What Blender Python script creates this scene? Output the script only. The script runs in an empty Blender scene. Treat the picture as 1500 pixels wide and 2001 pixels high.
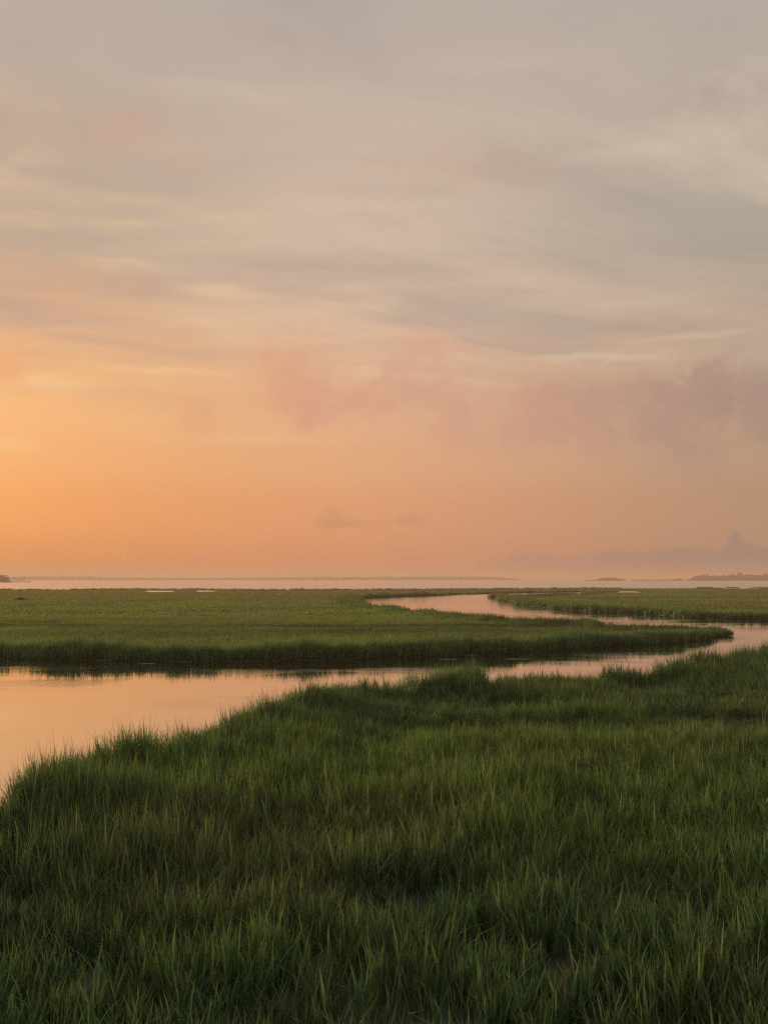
import bpy, bmesh, math, random
import numpy as np
from mathutils import Vector, Matrix
from mathutils.geometry import tessellate_polygon

scene = bpy.context.scene
R = math.radians
rng = np.random.default_rng(7)
random.seed(7)

# ------------------------------------------------------------------ camera
CAM_H, FPX, HORIZON = 4.5, 1667.0, 1131.5          # metres, focal length in photo pixels, horizon row
PITCH = math.atan((HORIZON - 1000.5) / FPX)
cd = bpy.data.cameras.new("camera")
cam = bpy.data.objects.new("camera", cd)
scene.collection.objects.link(cam)
cam.location = (0, 0, CAM_H)
cam.rotation_euler = (R(90) + PITCH, 0, 0)
cd.sensor_fit = 'HORIZONTAL'
cd.sensor_width = 36.0
cd.lens = 36.0 * FPX / 1500.0
cd.clip_start, cd.clip_end = 0.1, 60000.0
scene.camera = cam

# ------------------------------------------------------------------ light and exposure
SUN_AZ, SUN_EL = R(-33), R(7.5)
SUN_DIR = Vector((math.sin(SUN_AZ) * math.cos(SUN_EL), math.cos(SUN_AZ) * math.cos(SUN_EL), math.sin(SUN_EL)))
ld = bpy.data.lights.new("sun", 'SUN')
ld.energy, ld.angle, ld.color = 2.6, R(12), (1.0, 0.70, 0.42)
sun = bpy.data.objects.new("sun", ld)
scene.collection.objects.link(sun)
sun.rotation_euler = SUN_DIR.to_track_quat('Z', 'Y').to_euler()
sun.location = SUN_DIR * 50

vs = scene.view_settings
vs.view_transform, vs.look, vs.exposure, vs.gamma = 'Standard', 'None', 0.0, 1.0
vs.use_curve_mapping = False
scene.display_settings.display_device = 'sRGB'
scene.cycles.max_bounces = 6
scene.cycles.diffuse_bounces = 3
scene.cycles.glossy_bounces = 3
scene.cycles.transmission_bounces = 4
scene.cycles.volume_bounces = 1
scene.cycles.caustics_reflective = False
scene.cycles.caustics_refractive = False
scene.cycles.use_denoising = False
scene.cycles.use_adaptive_sampling = False
scene.cycles.filter_width = 1.3


def lin(c, a=1.0):
    o = []
    for v in c:
        v = v / 255.0
        o.append(v / 12.92 if v <= 0.04045 else ((v + 0.055) / 1.055) ** 2.4)
    return (*o, a)


class Nodes:
    """small helper for building node trees"""
    def __init__(self, tree):
        self.t = tree
        tree.nodes.clear()

    def n(self, kind, **kw):
        nd = self.t.nodes.new(kind)
        for k, v in kw.items():
            setattr(nd, k, v)
        return nd

    def set(self, sock, v):
        if isinstance(v, bpy.types.NodeSocket):
            self.t.links.new(v, sock)
        else:
            sock.default_value = v

    def math(self, op, a, b=0.0, c=0.0, clamp=False):
        nd = self.n('ShaderNodeMath', operation=op, use_clamp=clamp)
        for s, v in zip(nd.inputs, (a, b, c)):
            self.set(s, v)
        return nd.outputs[0]

    def vec(self, op, a, b=(0, 0, 0), c=(0, 0, 0)):
        nd = self.n('ShaderNodeVectorMath', operation=op)
        self.set(nd.inputs[0], a)
        if op not in ('LENGTH', 'NORMALIZE'):
            self.set(nd.inputs[1], b)
        if op == 'MULTIPLY_ADD':
            self.set(nd.inputs[2], c)
        return nd.outputs['Value'] if op in ('LENGTH', 'DOT_PRODUCT') else nd.outputs['Vector']

    def ramp(self, fac, stops, interp='LINEAR'):
        nd = self.n('ShaderNodeValToRGB')
        nd.color_ramp.interpolation = interp
        els = nd.color_ramp.elements
        while len(els) < len(stops):
            els.new(0.5)
        for e, (p, c) in zip(els, stops):
            e.position, e.color = p, c
        self.set(nd.inputs[0], fac)
        return nd.outputs[0]

    def remap(self, v, a, b, c=0.0, d=1.0, smooth=True):
        nd = self.n('ShaderNodeMapRange', interpolation_type='SMOOTHSTEP' if smooth else 'LINEAR')
        for s, x in zip(nd.inputs[:5], (v, a, b, c, d)):
            self.set(s, x)
        return nd.outputs[0]

    def mix(self, fac, a, b, blend='MIX'):
        nd = self.n('ShaderNodeMix', data_type='RGBA', blend_type=blend)
        self.set(nd.inputs[0], fac)
        self.set(nd.inputs[6], a)
        self.set(nd.inputs[7], b)
        return nd.outputs[2]

    def noise(self, vec, scale, detail=3.0, rough=0.5, dist=0.0, color=False):
        nd = self.n('ShaderNodeTexNoise')
        if vec is not None:
            self.set(nd.inputs['Vector'], vec)
        nd.inputs['Scale'].default_value = scale
        nd.inputs['Detail'].default_value = detail
        nd.inputs['Roughness'].default_value = rough
        nd.inputs['Distortion'].default_value = dist
        return nd.outputs['Color' if color else 'Fac']


# ------------------------------------------------------------------ geometry of the view: a pixel of the photo -> a place on the marsh
def ray(px, py):
    x, u = (px - 750.0) / FPX, (1000.5 - py) / FPX
    cp, sp = math.cos(PITCH), math.sin(PITCH)
    return Vector((x, cp - u * sp, sp + u * cp))


def gp(px, py, z=0.0):
    d = ray(px, py)
    t = (z - CAM_H) / d.z
    return (d.x * t, d.y * t)


def azel(px, py):
    d = ray(px, py).normalized()
    return math.degrees(math.atan2(d.x, d.y)), math.degrees(math.asin(d.z))


# ------------------------------------------------------------------ sky
def build_world():
    w = bpy.data.worlds.new("World")
    scene.world = w
    w.use_nodes = True
    N = Nodes(w.node_tree)
    tc = N.n('ShaderNodeTexCoord')
    d = N.vec('NORMALIZE', tc.outputs['Generated'])
    sep = N.n('ShaderNodeSeparateXYZ')
    N.set(sep.inputs[0], d)
    x, y, z = sep.outputs
    el = N.math('MULTIPLY', N.math('ARCSINE', z), 180 / math.pi)
    az = N.math('MULTIPLY', N.math('ARCTAN2', x, y), 180 / math.pi)

    # clear air and veil: colour by height above the horizon, for three bearings away from the sun
    def eramp(stops):
        f = N.remap(el, 0.0, 60.0, smooth=False)
        return N.ramp(f, [(e / 60.0, lin(c)) for e, c in stops], 'EASE')
    top = [(36, (194, 180, 167)), (60, (166, 165, 166))]
    near = eramp([(0, (226, 145, 88)), (4.5, (240, 160, 101)), (8, (243, 173, 117)), (10.5, (245, 182, 126)),
                  (13, (242, 184, 130)), (16.5, (216, 174, 143)), (21, (192, 170, 152))] + top)
    midc = eramp([(0, (220, 147, 108)), (4.5, (230, 162, 121)), (8, (232, 174, 132)), (11.5, (232, 180, 142)),
                  (15, (224, 182, 152)), (18, (227, 195, 169)), (22, (220, 194, 172))] + top)
    far = eramp([(0, (178, 142, 120)), (4.5, (187, 149, 122)), (8, (191, 157, 131)), (11.5, (190, 162, 139)),
                 (15, (196, 171, 149)), (18, (192, 173, 154)), (22, (180, 170, 156))] + top)
    back = eramp([(0, (150, 136, 134)), (8, (160, 146, 142)), (20, (164, 154, 150)), (60, (160, 160, 163))])
    hs = Vector((SUN_DIR.x, SUN_DIR.y, 0)).normalized()
    hd = N.n('ShaderNodeCombineXYZ')
    N.set(hd.inputs[0], x); N.set(hd.inputs[1], y)
    hdn = N.vec('NORMALIZE', hd.outputs[0])
    ang = N.math('MULTIPLY', N.math('ARCCOSINE', N.math('MULTIPLY', N.vec('DOT_PRODUCT', hdn, tuple(hs)), 0.9999)), 180 / math.pi)
    sky = N.mix(N.remap(ang, 8, 38), near, midc)
    sky = N.mix(N.remap(ang, 28, 62), sky, far)
    sky = N.mix(N.remap(ang, 55, 120), sky, back)

    nis = N.n('ShaderNodeTexSky', sky_type='NISHITA', sun_disc=False)
    nis.sun_elevation, nis.sun_rotation = SUN_EL, SUN_AZ
    nis.dust_density, nis.air_density = 4.0, 1.5
    nisc = N.vec('MULTIPLY', nis.outputs[0], (0.04, 0.04, 0.04))
    sky = N.mix(0.10, sky, nisc)

    # clouds live on a flat layer overhead, so that they flatten towards the horizon
    inv = N.math('DIVIDE', 1.0, N.math('ADD', N.math('MAXIMUM', z, 0.0), 0.06))
    pl = N.vec('SCALE', d); pl.node.inputs['Scale'].default_value = 1.0
    N.set(pl.node.inputs['Scale'], inv)
    warp = N.noise(pl, 0.55, 3, 0.5, color=True)
    plw = N.vec('MULTIPLY_ADD', warp, (1.2, 0.9, 0.0), pl)
    rot = N.n('ShaderNodeVectorRotate', rotation_type='Z_AXIS')
    N.set(rot.inputs['Vector'], plw); rot.inputs['Angle'].default_value = R(-14)
    st = N.vec('MULTIPLY', rot.outputs[0], (0.42, 1.0, 1.0))
    streak = N.noise(st, 1.9, 6, 0.56)
    hi = N.remap(el, 9.0, 16.0)
    pale = N.math('MULTIPLY', N.remap(streak, 0.50, 0.72), N.math('MULTIPLY', hi, 0.6))
    dusk = N.math('MULTIPLY', N.remap(streak, 0.52, 0.32), N.math('MULTIPLY', hi, 0.6))
    pale_c = N.mix(N.remap(ang, 8, 50), lin((250, 208, 158)), lin((224, 200, 172)))
    dusk_c = N.mix(N.remap(ang, 8, 55), lin((190, 160, 142)), lin((162, 152, 144)))
    upper = N.remap(el, 20, 40)
    pale_c = N.mix(upper, pale_c, lin((208, 198, 188)))
    dusk_c = N.mix(upper, dusk_c, lin((158, 154, 154)))
    sky = N.mix(pale, sky, pale_c)
    sky = N.mix(dusk, sky, dusk_c)

    # banks of cloud, each a soft ellipse in bearing and height, torn by noise
    ae = N.n('ShaderNodeCombineXYZ')
    N.set(ae.inputs[0], az); N.set(ae.inputs[1], el)
    w1 = N.noise(ae.outputs[0], 0.22, 5, 0.57, color=True)
    aw = N.vec('MULTIPLY_ADD', N.vec('SUBTRACT', w1, (0.5, 0.5, 0.5)), (4.2, 3.2, 0), ae.outputs[0])

    def blobs(coord, items):
        tot = None
        for (px, py, rx, ry, wgt) in items:
            a, e = azel(px, py)
            k = 57.3 / FPX
            ix, iy = 1.0 / (rx * k), 1.0 / (ry * k)
            r = N.vec('LENGTH', N.vec('MULTIPLY_ADD', coord, (ix, iy, 0), (-a * ix, -e * iy, 0)))
            v = N.remap(r, 0.0, 1.0, wgt, 0.0)
            tot = v if tot is None else N.math('ADD', tot, v)
        return tot
    big = [(400, 800, 150, 110, .8), (570, 725, 150, 140, 1.15), (660, 780, 220, 100, .8), (830, 720, 190, 115, 1.05), (740, 785, 300, 90, .5),
           (930, 825, 170, 80, 1.15), (1060, 795, 210, 100, 1.0), (1200, 800, 230, 105, 1.0), (1345, 785, 200, 105, 1.3),
           (1430, 735, 150, 95, .8), (1150, 860, 420, 80, .55), (1360, 910, 330, 110, .5), (20, 700, 130, 85, .7),
           (250, 640, 380, 80, .45), (1640, 790, 260, 120, 1.0), (-200, 730, 220, 100, .6),
           (900, 330, 480, 90, .6), (200, 250, 460, 110, .6), (1450, 180, 420, 100, .6), (600, 90, 440, 100, .5),
           (120, 535, 300, 80, .5), (1320, 632, 300, 30, .45), (950, 528, 380, 32, .45)]
    # thin bright streaks of the high veil
    w3 = N.noise(N.vec('MULTIPLY', ae.outputs[0], (0.35, 1.0, 1.0)), 0.8, 4, 0.6, color=True)
    aw3 = N.vec('MULTIPLY_ADD', N.vec('SUBTRACT', w3, (0.5, 0.5, 0.5)), (3.0, 1.3, 0), ae.outputs[0])
    thin = [(425, 566, 150, 32, .8), (1150, 700, 230, 15, .9), (715, 722, 60, 14, .6), (330, 727, 240, 15, .7), (90, 748, 150, 34, .8),
            (1360, 655, 230, 13, .6), (640, 600, 260, 34, .5), (240, 514, 180, 18, .6), (480, 858, 420, 30, .45), (30, 868, 90, 26, .6),
            (1250, 590, 260, 22, .5), (760, 560, 240, 30, .5), (1600, 690, 200, 16, .6), (700, 400, 420, 26, .5), (250, 390, 300, 24, .5),
            (1200, 300, 360, 30, .5), (450, 180, 400, 30, .4), (1000, 120, 400, 30, .4)]
    gleam = N.math('MULTIPLY', N.remap(blobs(aw3, thin), 0.0, 1.1), 0.48)
    sky = N.mix(gleam, sky, pale_c)
    dens = blobs(aw, big)
    tear = N.remap(N.noise(aw, 0.34, 6, 0.58), 0.32, 0.68, 0.34, 1.25, smooth=False)
    cloud = N.math('MULTIPLY', N.remap(N.math('MULTIPLY', dens, tear), 0.04, 1.35), 0.84)
    cl_c = N.mix(N.remap(ang, 12, 34), lin((234, 166, 118)), lin((213, 160, 136)))
    cl_c = N.mix(N.remap(ang, 34, 60), cl_c, lin((164, 138, 126)))
    cl_c = N.mix(N.remap(ang, 62, 110), cl_c, lin((124, 116, 120)))
    cl_c = N.mix(upper, cl_c, lin((158, 150, 150)))
    sky = N.mix(cloud, sky, cl_c)

    # small puffs and the far cumulus standing on the horizon
    w2 = N.noise(ae.outputs[0], 1.1, 5, 0.65, color=True)
    aw2 = N.vec('MULTIPLY_ADD', N.vec('SUBTRACT', w2, (0.5, 0.5, 0.5)), (1.5, 1.1, 0), ae.outputs[0])
    small = [(650, 1020, 80, 24, .62), (805, 1014, 66, 24, .5), (725, 1024, 110, 18, .35), (655, 998, 44, 15, .42), (900, 1018, 70, 14, .25),
             (1436, 1062, 26, 34, .9), (1470, 1085, 70, 26, .9), (1330, 1085, 90, 22, .8), (1200, 1085, 80, 20, .7),
             (1040, 1094, 150, 28, .65), (1300, 1108, 520, 32, .75), (1400, 1085, 260, 26, .5), (800, 1092, 80, 14, .45), (590, 1095, 140, 16, .45),
             (380, 1096, 80, 16, .45), (250, 1100, 110, 12, .4), (1580, 1080, 110, 34, .9), (700, 1112, 700, 14, .4)]
    puff = N.math('MULTIPLY', N.remap(blobs(aw2, small), 0.05, 0.85), 0.80)
    pf_c = N.mix(N.remap(ang, 20, 60), lin((208, 146, 108)), lin((152, 128, 120)))
    sky = N.mix(puff, sky, pf_c)

    bg = N.n('ShaderNodeBackground')
    N.set(bg.inputs[0], sky)
    bg.inputs[1].default_value = 1.0
    out = N.n('ShaderNodeOutputWorld')
    w.node_tree.links.new(bg.outputs[0], out.inputs[0])
    w.cycles.sampling_method = 'MANUAL'
    w.cycles.sample_map_resolution = 512


build_world()


# ------------------------------------------------------------------ helpers
def tag(o, label=None, cat=None, group=None, kind=None):
    for k, v in (('label', label), ('category', cat), ('group', group), ('kind', kind)):
        if v:
            o[k] = v
    return o


def mesh_obj(name, verts, faces, mat, parent=None, smooth=False, link=True):
    me = bpy.data.meshes.new(name)
    me.from_pydata([tuple(v) for v in verts], [], [tuple(f) for f in faces])
    me.update()
    if smooth:
        me.polygons.foreach_set('use_smooth', [True] * len(me.polygons))
    me.materials.append(mat)
    o = bpy.data.objects.new(name, me)
    if link:
        scene.collection.objects.link(o)
    if parent:
        o.parent = parent
    return o


def empty(name, loc):
    o = bpy.data.objects.new(name, None)
    scene.collection.objects.link(o)
    o.location = loc
    return o


class MB:
    """collects simple solids into one mesh"""
    def __init__(self):
        self.v, self.f = [], []

    def add(self, v, f):
        b = len(self.v)
        self.v += [tuple(p) for p in v]
        self.f += [tuple(i + b for i in q) for q in f]
        return self

    def box(self, x0, x1, y0, y1, z0, z1):
        v = [(x, y, z) for z in (z0, z1) for y in (y0, y1) for x in (x0, x1)]
        return self.add(v, [(0, 2, 3, 1), (4, 5, 7, 6), (0, 1, 5, 4), (2, 6, 7, 3), (0, 4, 6, 2), (1, 3, 7, 5)])

    def tube(self, pts, rads, n=7):
        v, f = [], []
        for (p, r) in zip(pts, rads):
            for k in range(n):
                a = 2 * math.pi * k / n
                v.append((p[0] + r * math.cos(a), p[1] + r * math.sin(a), p[2]))
        for i in range(len(pts) - 1):
            for k in range(n):
                f.append((i * n + k, i * n + (k + 1) % n, (i + 1) * n + (k + 1) % n, (i + 1) * n + k))
        f.append(tuple(range(n))[::-1])
        f.append(tuple(range((len(pts) - 1) * n, len(pts) * n)))
        return self.add(v, f)

    def build(self, name, mat, parent=None, smooth=False):
        return mesh_obj(name, self.v, self.f, mat, parent, smooth)


def material(name):
    m = bpy.data.materials.new(name)
    m.use_nodes = True
    N = Nodes(m.node_tree)
    out = N.n('ShaderNodeOutputMaterial')
    return m, N, out


def plain(name, c1, c2, scale=3.0, rough=0.85):
    m, N, out = material(name)
    g = N.n('ShaderNodeNewGeometry')
    n = N.noise(g.outputs['Position'], scale, 4, 0.6)
    b = N.n('ShaderNodeBsdfPrincipled')
    N.set(b.inputs['Base Color'], N.mix(N.remap(n, 0.3, 0.7), (*c1, 1), (*c2, 1)))
    b.inputs['Roughness'].default_value = rough
    N.set(out.inputs[0], b.outputs[0])
    return m


def vnoise(x, y, scale, seed, octaves=3):
    """smooth value noise in 0..1, numpy"""
    tot, amp, norm = np.zeros_like(x), 1.0, 0.0
    tab = np.random.default_rng(seed).random((256, 256))
    for o in range(octaves):
        u, v = x / scale * 2 ** o + 91.7 * o + 500, y / scale * 2 ** o + 37.3 * o + 500
        iu, iv = np.floor(u).astype(int), np.floor(v).astype(int)
        fu, fv = u - iu, v - iv
        fu, fv = fu * fu * (3 - 2 * fu), fv * fv * (3 - 2 * fv)
        a, b = tab[iu % 256, iv % 256], tab[(iu + 1) % 256, iv % 256]
        c, d = tab[iu % 256, (iv + 1) % 256], tab[(iu + 1) % 256, (iv + 1) % 256]
        tot += amp * ((a * (1 - fu) + b * fu) * (1 - fv) + (c * (1 - fu) + d * fu) * fv)
        norm += amp
        amp *= 0.5
    return tot / norm


def inside(px, py, poly):
    r = np.zeros(len(px), bool)
    n = len(poly)
    for i in range(n):
        x1, y1 = poly[i]
        x2, y2 = poly[(i + 1) % n]
        if y1 == y2:
            continue
        c = ((y1 > py) != (y2 > py)) & (px < (x2 - x1) * (py - y1) / (y2 - y1) + x1)
        r ^= c
    return r


def edge_dist(px, py, poly, keep=None):
    best = np.full(len(px), 1e9)
    n = len(poly)
    for i in range(n):
        (x1, y1), (x2, y2) = poly[i], poly[(i + 1) % n]
        dx, dy = x2 - x1, y2 - y1
        L = dx * dx + dy * dy + 1e-9
        t = np.clip(((px - x1) * dx + (py - y1) * dy) / L, 0, 1)
        best = np.minimum(best, np.hypot(px - x1 - t * dx, py - y1 - t * dy))
    return best


def refine(poly, k=0.012, seed=3):
    """cut long edges and make them wander a little, in proportion to their distance"""
    out = []
    r = random.Random(seed)
    n = len(poly)
    for i in range(n):
        (x1, y1), (x2, y2) = poly[i], poly[(i + 1) % n]
        L = math.hypot(x2 - x1, y2 - y1)
        d = max(8.0, math.hypot((x1 + x2) / 2, (y1 + y2) / 2))
        m = max(1, min(14, int(L / (d * 0.03))))
        nx, ny = -(y2 - y1) / (L + 1e-9), (x2 - x1) / (L + 1e-9)
        for j in range(m):
            t = j / m
            o = 0.0 if j == 0 else min(r.uniform(-1, 1) * k * d, 0.1 * L)
            out.append((x1 + (x2 - x1) * t + nx * o, y1 + (y2 - y1) * t + ny * o))
    return out


# ------------------------------------------------------------------ the lie of the land
TIP = 0.9
north = [gp(-700, 1276), gp(-250, 1281), gp(0, 1287), gp(150, 1290), gp(300, 1292), gp(420, 1293), gp(520, 1291),
         gp(600, 1291), gp(700, 1288), gp(800, 1284), gp(900, 1281), gp(1000, 1277), gp(1070, 1272), gp(1130, 1266),
         gp(1200, 1263), gp(1270, 1260), gp(1330, 1256), gp(1380, 1250), gp(1412, 1243)]
north += [gp(1414, 1232, .35), gp(1405, 1225, .5), gp(1380, 1220.5, .65), gp(1340, 1217.5, .75)]
north += [gp(x, y, 1.12 if x < 1120 else TIP) for x, y in [(1280, 1214), (1230, 1213), (1190, 1213), (1165, 1210),
          (1140, 1206), (1115, 1203), (1070, 1202), (1020, 1200.5), (980, 1198), (940, 1195), (900, 1193), (860, 1190), (820, 1186.5),
          (780, 1182), (745, 1178.5), (712, 1175.5), (690, 1171.8)]]
north += [gp(x, y) for x, y in [(692, 1170.4), (722, 1169.2), (770, 1167.5), (820, 1165.5), (870, 1163.5), (930, 1161.5), (990, 1160),
          (1040, 1159), (1090, 1158.2), (1150, 1157.4), (1165, 1157.2)]]
north += [gp(x, y, 0.85) for x, y in [(1160, 1157.6), (1100, 1158.8), (1060, 1159.8), (1020, 1161.2), (988, 1163.5)]]
north += [gp(x, y) for x, y in [(976, 1168), (980, 1172), (992, 1176), (1013, 1181), (1045, 1186), (1080, 1190), (1120, 1193),
          (1170, 1196), (1220, 1198), (1260, 1200), (1300, 1203), (1350, 1207), (1400, 1209), (1450, 1210), (1500, 1211), (1800, 1213), (2300, 1214)]]
north += [gp(x, y, 0.5) for x, y in [(2300, 1152), (1700, 1151), (1520, 1150.6), (1405, 1151.0), (1395, 1148.8), (1340, 1148.2), (1250, 1148.4), (1200, 1149.2),
          (1080, 1149.8), (1000, 1149.9), (950, 1150.4), (860, 1151.4), (720, 1151.8), (640, 1151.6), (500, 1152.4), (380, 1151.2), (280, 1150.8),
          (230, 1151.0), (150, 1152), (60, 1151.8), (0, 1152.2), (-300, 1152), (-900, 1152.5)]]
north_raw = north
north = refine(north, 0.014, 5)

south = [gp(x, y, z - 0.05 if z > 0.25 else z) for x, y, z in [(1900, 1228, .9), (1650, 1247, .9), (1500, 1271, .9), (1450, 1276, .9), (1400, 1282, .9), (1350, 1288, .9), (1318, 1297, .9),
         (1290, 1301, 1.), (1240, 1300, 1.), (1200, 1306, .9), (1150, 1312, .9), (1100, 1319, .8), (1050, 1325, .7), (1000, 1329, .6), (975, 1333, .55),
         (966, 1346, .2), (952, 1347, .2), (945, 1326, .9), (936, 1320, .95), (900, 1316, .95), (860, 1318, .9), (838, 1324, .85), (800, 1329, .85), (750, 1331, .85), (700, 1332, .85), (660, 1336, .85),
         (620, 1345, .85), (590, 1355, .85), (550, 1369, .9), (515, 1377, .9), (488, 1384, .9), (465, 1398, .85), (430, 1405, .85), (400, 1413, .85), (370, 1424, .85),
         (335, 1440, .85), (322, 1452, .75), (322, 1515, .0), (311, 1515, .0), (305, 1452, .8), (290, 1446, .85), (245, 1449, .85), (205, 1464, .8), (150, 1480, .8),
         (112, 1508, .8), (75, 1532, .8), (15, 1566, .8), (-90, 1615, .8), (-300, 1700, .8)]]
south += [(-12, 4.5), (-22, -2), (-24, -12), (40, -12), (70, 20), (85, 52)]
south_raw = south
south = refine(south, 0.010, 9)

mud = plain("mud", (0.045, 0.036, 0.026), (0.075, 0.060, 0.042), 1.3, 0.55)


def platform(name, poly, z, label_kind='structure'):
    n = len(poly)
    area = sum(poly[i][0] * poly[(i + 1) % n][1] - poly[(i + 1) % n][0] * poly[i][1] for i in range(n))
    s = 1 if area > 0 else -1
    v = [(x, y, z) for x, y in poly]
    for i in range(n):
        (x0, y0), (x1, y1) = poly[i - 1], poly[(i + 1) % n]
        L = math.hypot(x1 - x0, y1 - y0) + 1e-9
        nx, ny = s * (y1 - y0) / L, -s * (x1 - x0) / L
        v.append((poly[i][0] + nx * 0.12, poly[i][1] + ny * 0.12, -0.25))
    tris = tessellate_polygon([[Vector((x, y, 0)) for x, y in poly]])
    f = []
    for t in tris:
        a, b, c = (v[i] for i in t)
        up = (b[0] - a[0]) * (c[1] - a[1]) - (b[1] - a[1]) * (c[0] - a[0])
        f.append(tuple(t) if up > 0 else tuple(t)[::-1])
    for i in range(n):
        j = (i + 1) % n
        f.append((i, n + i, n + j, j) if s > 0 else (j, n + j, n + i, i))
    return tag(mesh_obj(name, v, f, mud), kind=label_kind)


platform('far_marsh_ground', north, 0.05)
platform('near_marsh_ground', south, 0.05)

islets = [[gp(1418, 1149.2), gp(1432, 1148.6), gp(1446, 1149.4)], [gp(1462, 1149.5), gp(1490, 1148.6), gp(1540, 1148.8), gp(1545, 1149.9)],
          [gp(1360, 1149.2), gp(1378, 1148.7), gp(1392, 1149.3)]]
islets = [refine(p, 0.004, 11) for p in islets]
for p in islets:
    platform('mud_islet', p, 0.05)

# water: one sheet out to the horizon
def water_material():
    m, N, out = material("water")
    g = N.n('ShaderNodeNewGeometry')
    P = g.outputs['Position']
    sep = N.n('ShaderNodeSeparateXYZ'); N.set(sep.inputs[0], P)
    bay = N.remap(sep.outputs[1], 230, 420)
    s1 = N.vec('MULTIPLY', P, (0.8, 1.6, 1.0))
    fine = N.noise(s1, 5.0, 3, 0.55)
    wide = N.noise(s1, 0.9, 2, 0.5)
    patch = N.remap(N.noise(N.vec('MULTIPLY', P, (0.10, 0.22, 1)), 1.0, 2, 0.5), 0.46, 0.66, 0.04, 1.0)
    hgt = N.math('ADD', N.math('MULTIPLY', fine, N.math('MULTIPLY', patch, 0.0075)), N.math('MULTIPLY', wide, 0.0022))
    bump = N.n('ShaderNodeBump'); bump.inputs['Strength'].default_value = 1.0; bump.inputs['Distance'].default_value = 1.0
    N.set(bump.inputs['Height'], hgt)
    gl = N.n('ShaderNodeBsdfGlossy')
    N.set(gl.inputs['Roughness'], N.remap(sep.outputs[1], 60, 300, 0.012, 0.22, smooth=False))
    gl.inputs['Color'].default_value = (0.97, 0.97, 0.97, 1)
    N.set(gl.inputs['Normal'], bump.outputs[0])
    df = N.n('ShaderNodeBsdfDiffuse'); df.inputs['Color'].default_value = (0.045, 0.036, 0.024, 1)
    fr = N.n('ShaderNodeLayerWeight'); fr.inputs[0].default_value = 0.5
    N.set(fr.inputs['Normal'], bump.outputs[0])
    refl = N.math('MULTIPLY', N.math('POWER', fr.outputs['Facing'], 1.2), N.remap(bay, 0, 1, 0.96, 0.84, smooth=False))
    mx = N.n('ShaderNodeMixShader')
    N.set(mx.inputs[0], refl); N.set(mx.inputs[1], df.outputs[0]); N.set(mx.inputs[2], gl.outputs[0])
    N.set(out.inputs[0], mx.outputs[0])
    return m


water_m = water_material()
W = 14000
tag(mesh_obj('water', [(-W, -400, 0), (W, -400, 0), (W, W, 0), (-W, W, 0)], [(0, 1, 2, 3)], water_m), kind='structure')

# shallow pools left on the far marsh by the tide
pool_polys = []
for pts in ([(283, 1158.0), (345, 1157.6), (342, 1154.4), (318, 1154.6), (300, 1154.2), (284, 1154.4)],
            [(378, 1157.2), (424, 1157.0), (420, 1154.0), (385, 1154.0)],
            [(1202, 1159.0), (1252, 1158.6), (1248, 1155.6), (1206, 1155.8)]):
    pp = refine([gp(x, y, 0.13) for x, y in pts], 0.004, 21)
    pool_polys.append(pp)
    o = mesh_obj('pool', [(x, y, 0.13) for x, y in pp], [tuple(range(len(pp)))], water_m)
    tag(o, kind='structure')

# ------------------------------------------------------------------ marsh grass
def grass_material():
    m, N, out = material("grass")
    at = N.n('ShaderNodeAttribute', attribute_type='INSTANCER', attribute_name='tint')
    bl = N.n('ShaderNodeAttribute', attribute_type='GEOMETRY', attribute_name='blade')   # r: height along blade, g: random per blade
    sep = N.n('ShaderNodeSeparateColor'); N.set(sep.inputs[0], bl.outputs['Color'])
    t, rnd = sep.outputs[0], sep.outputs[1]
    c = N.mix(N.remap(rnd, 0.0, 1.0, 0.0, 0.5, smooth=False), at.outputs['Color'], (0.21, 0.21, 0.075, 1))
    vary = N.remap(N.math('FRACT', N.math('MULTIPLY', rnd, 17.31)), 0, 1, 0.55, 1.45, smooth=False)
    c = N.vec('SCALE', c); N.set(c.node.inputs['Scale'], vary)
    dead = N.remap(rnd, 0.90, 0.93)
    c = N.mix(N.math('MULTIPLY', dead, 0.55), c, (0.19, 0.15, 0.075, 1))
    c = N.mix(N.remap(t, 0.30, 0.0, 0.0, 0.35), c, (0.085, 0.080, 0.045, 1))      # brown sheaths at the foot of the stems
    df = N.n('ShaderNodeBsdfDiffuse'); N.set(df.inputs[0], c)
    tr = N.n('ShaderNodeBsdfTranslucent')
    N.set(tr.inputs[0], N.mix(1.0, c, (1.0, 1.12, 0.8, 1), 'MULTIPLY'))
    mx = N.n('ShaderNodeMixShader'); mx.inputs[0].default_value = 0.48
    N.set(mx.inputs[1], df.outputs[0]); N.set(mx.inputs[2], tr.outputs[0])
    gl = N.n('ShaderNodeBsdfGlossy'); gl.inputs['Roughness'].default_value = 0.5
    gl.inputs['Color'].default_value = (0.6, 0.6, 0.6, 1)
    lw = N.n('ShaderNodeLayerWeight'); lw.inputs[0].default_value = 0.15
    m2 = N.n('ShaderNodeMixShader')
    N.set(m2.inputs[0], N.math('MULTIPLY', lw.outputs['Fresnel'], 0.10))
    N.set(m2.inputs[1], mx.outputs[0]); N.set(m2.inputs[2], gl.outputs[0])
    N.set(out.inputs[0], m2.outputs[0])
    return m


grass_m = grass_material()


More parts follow.
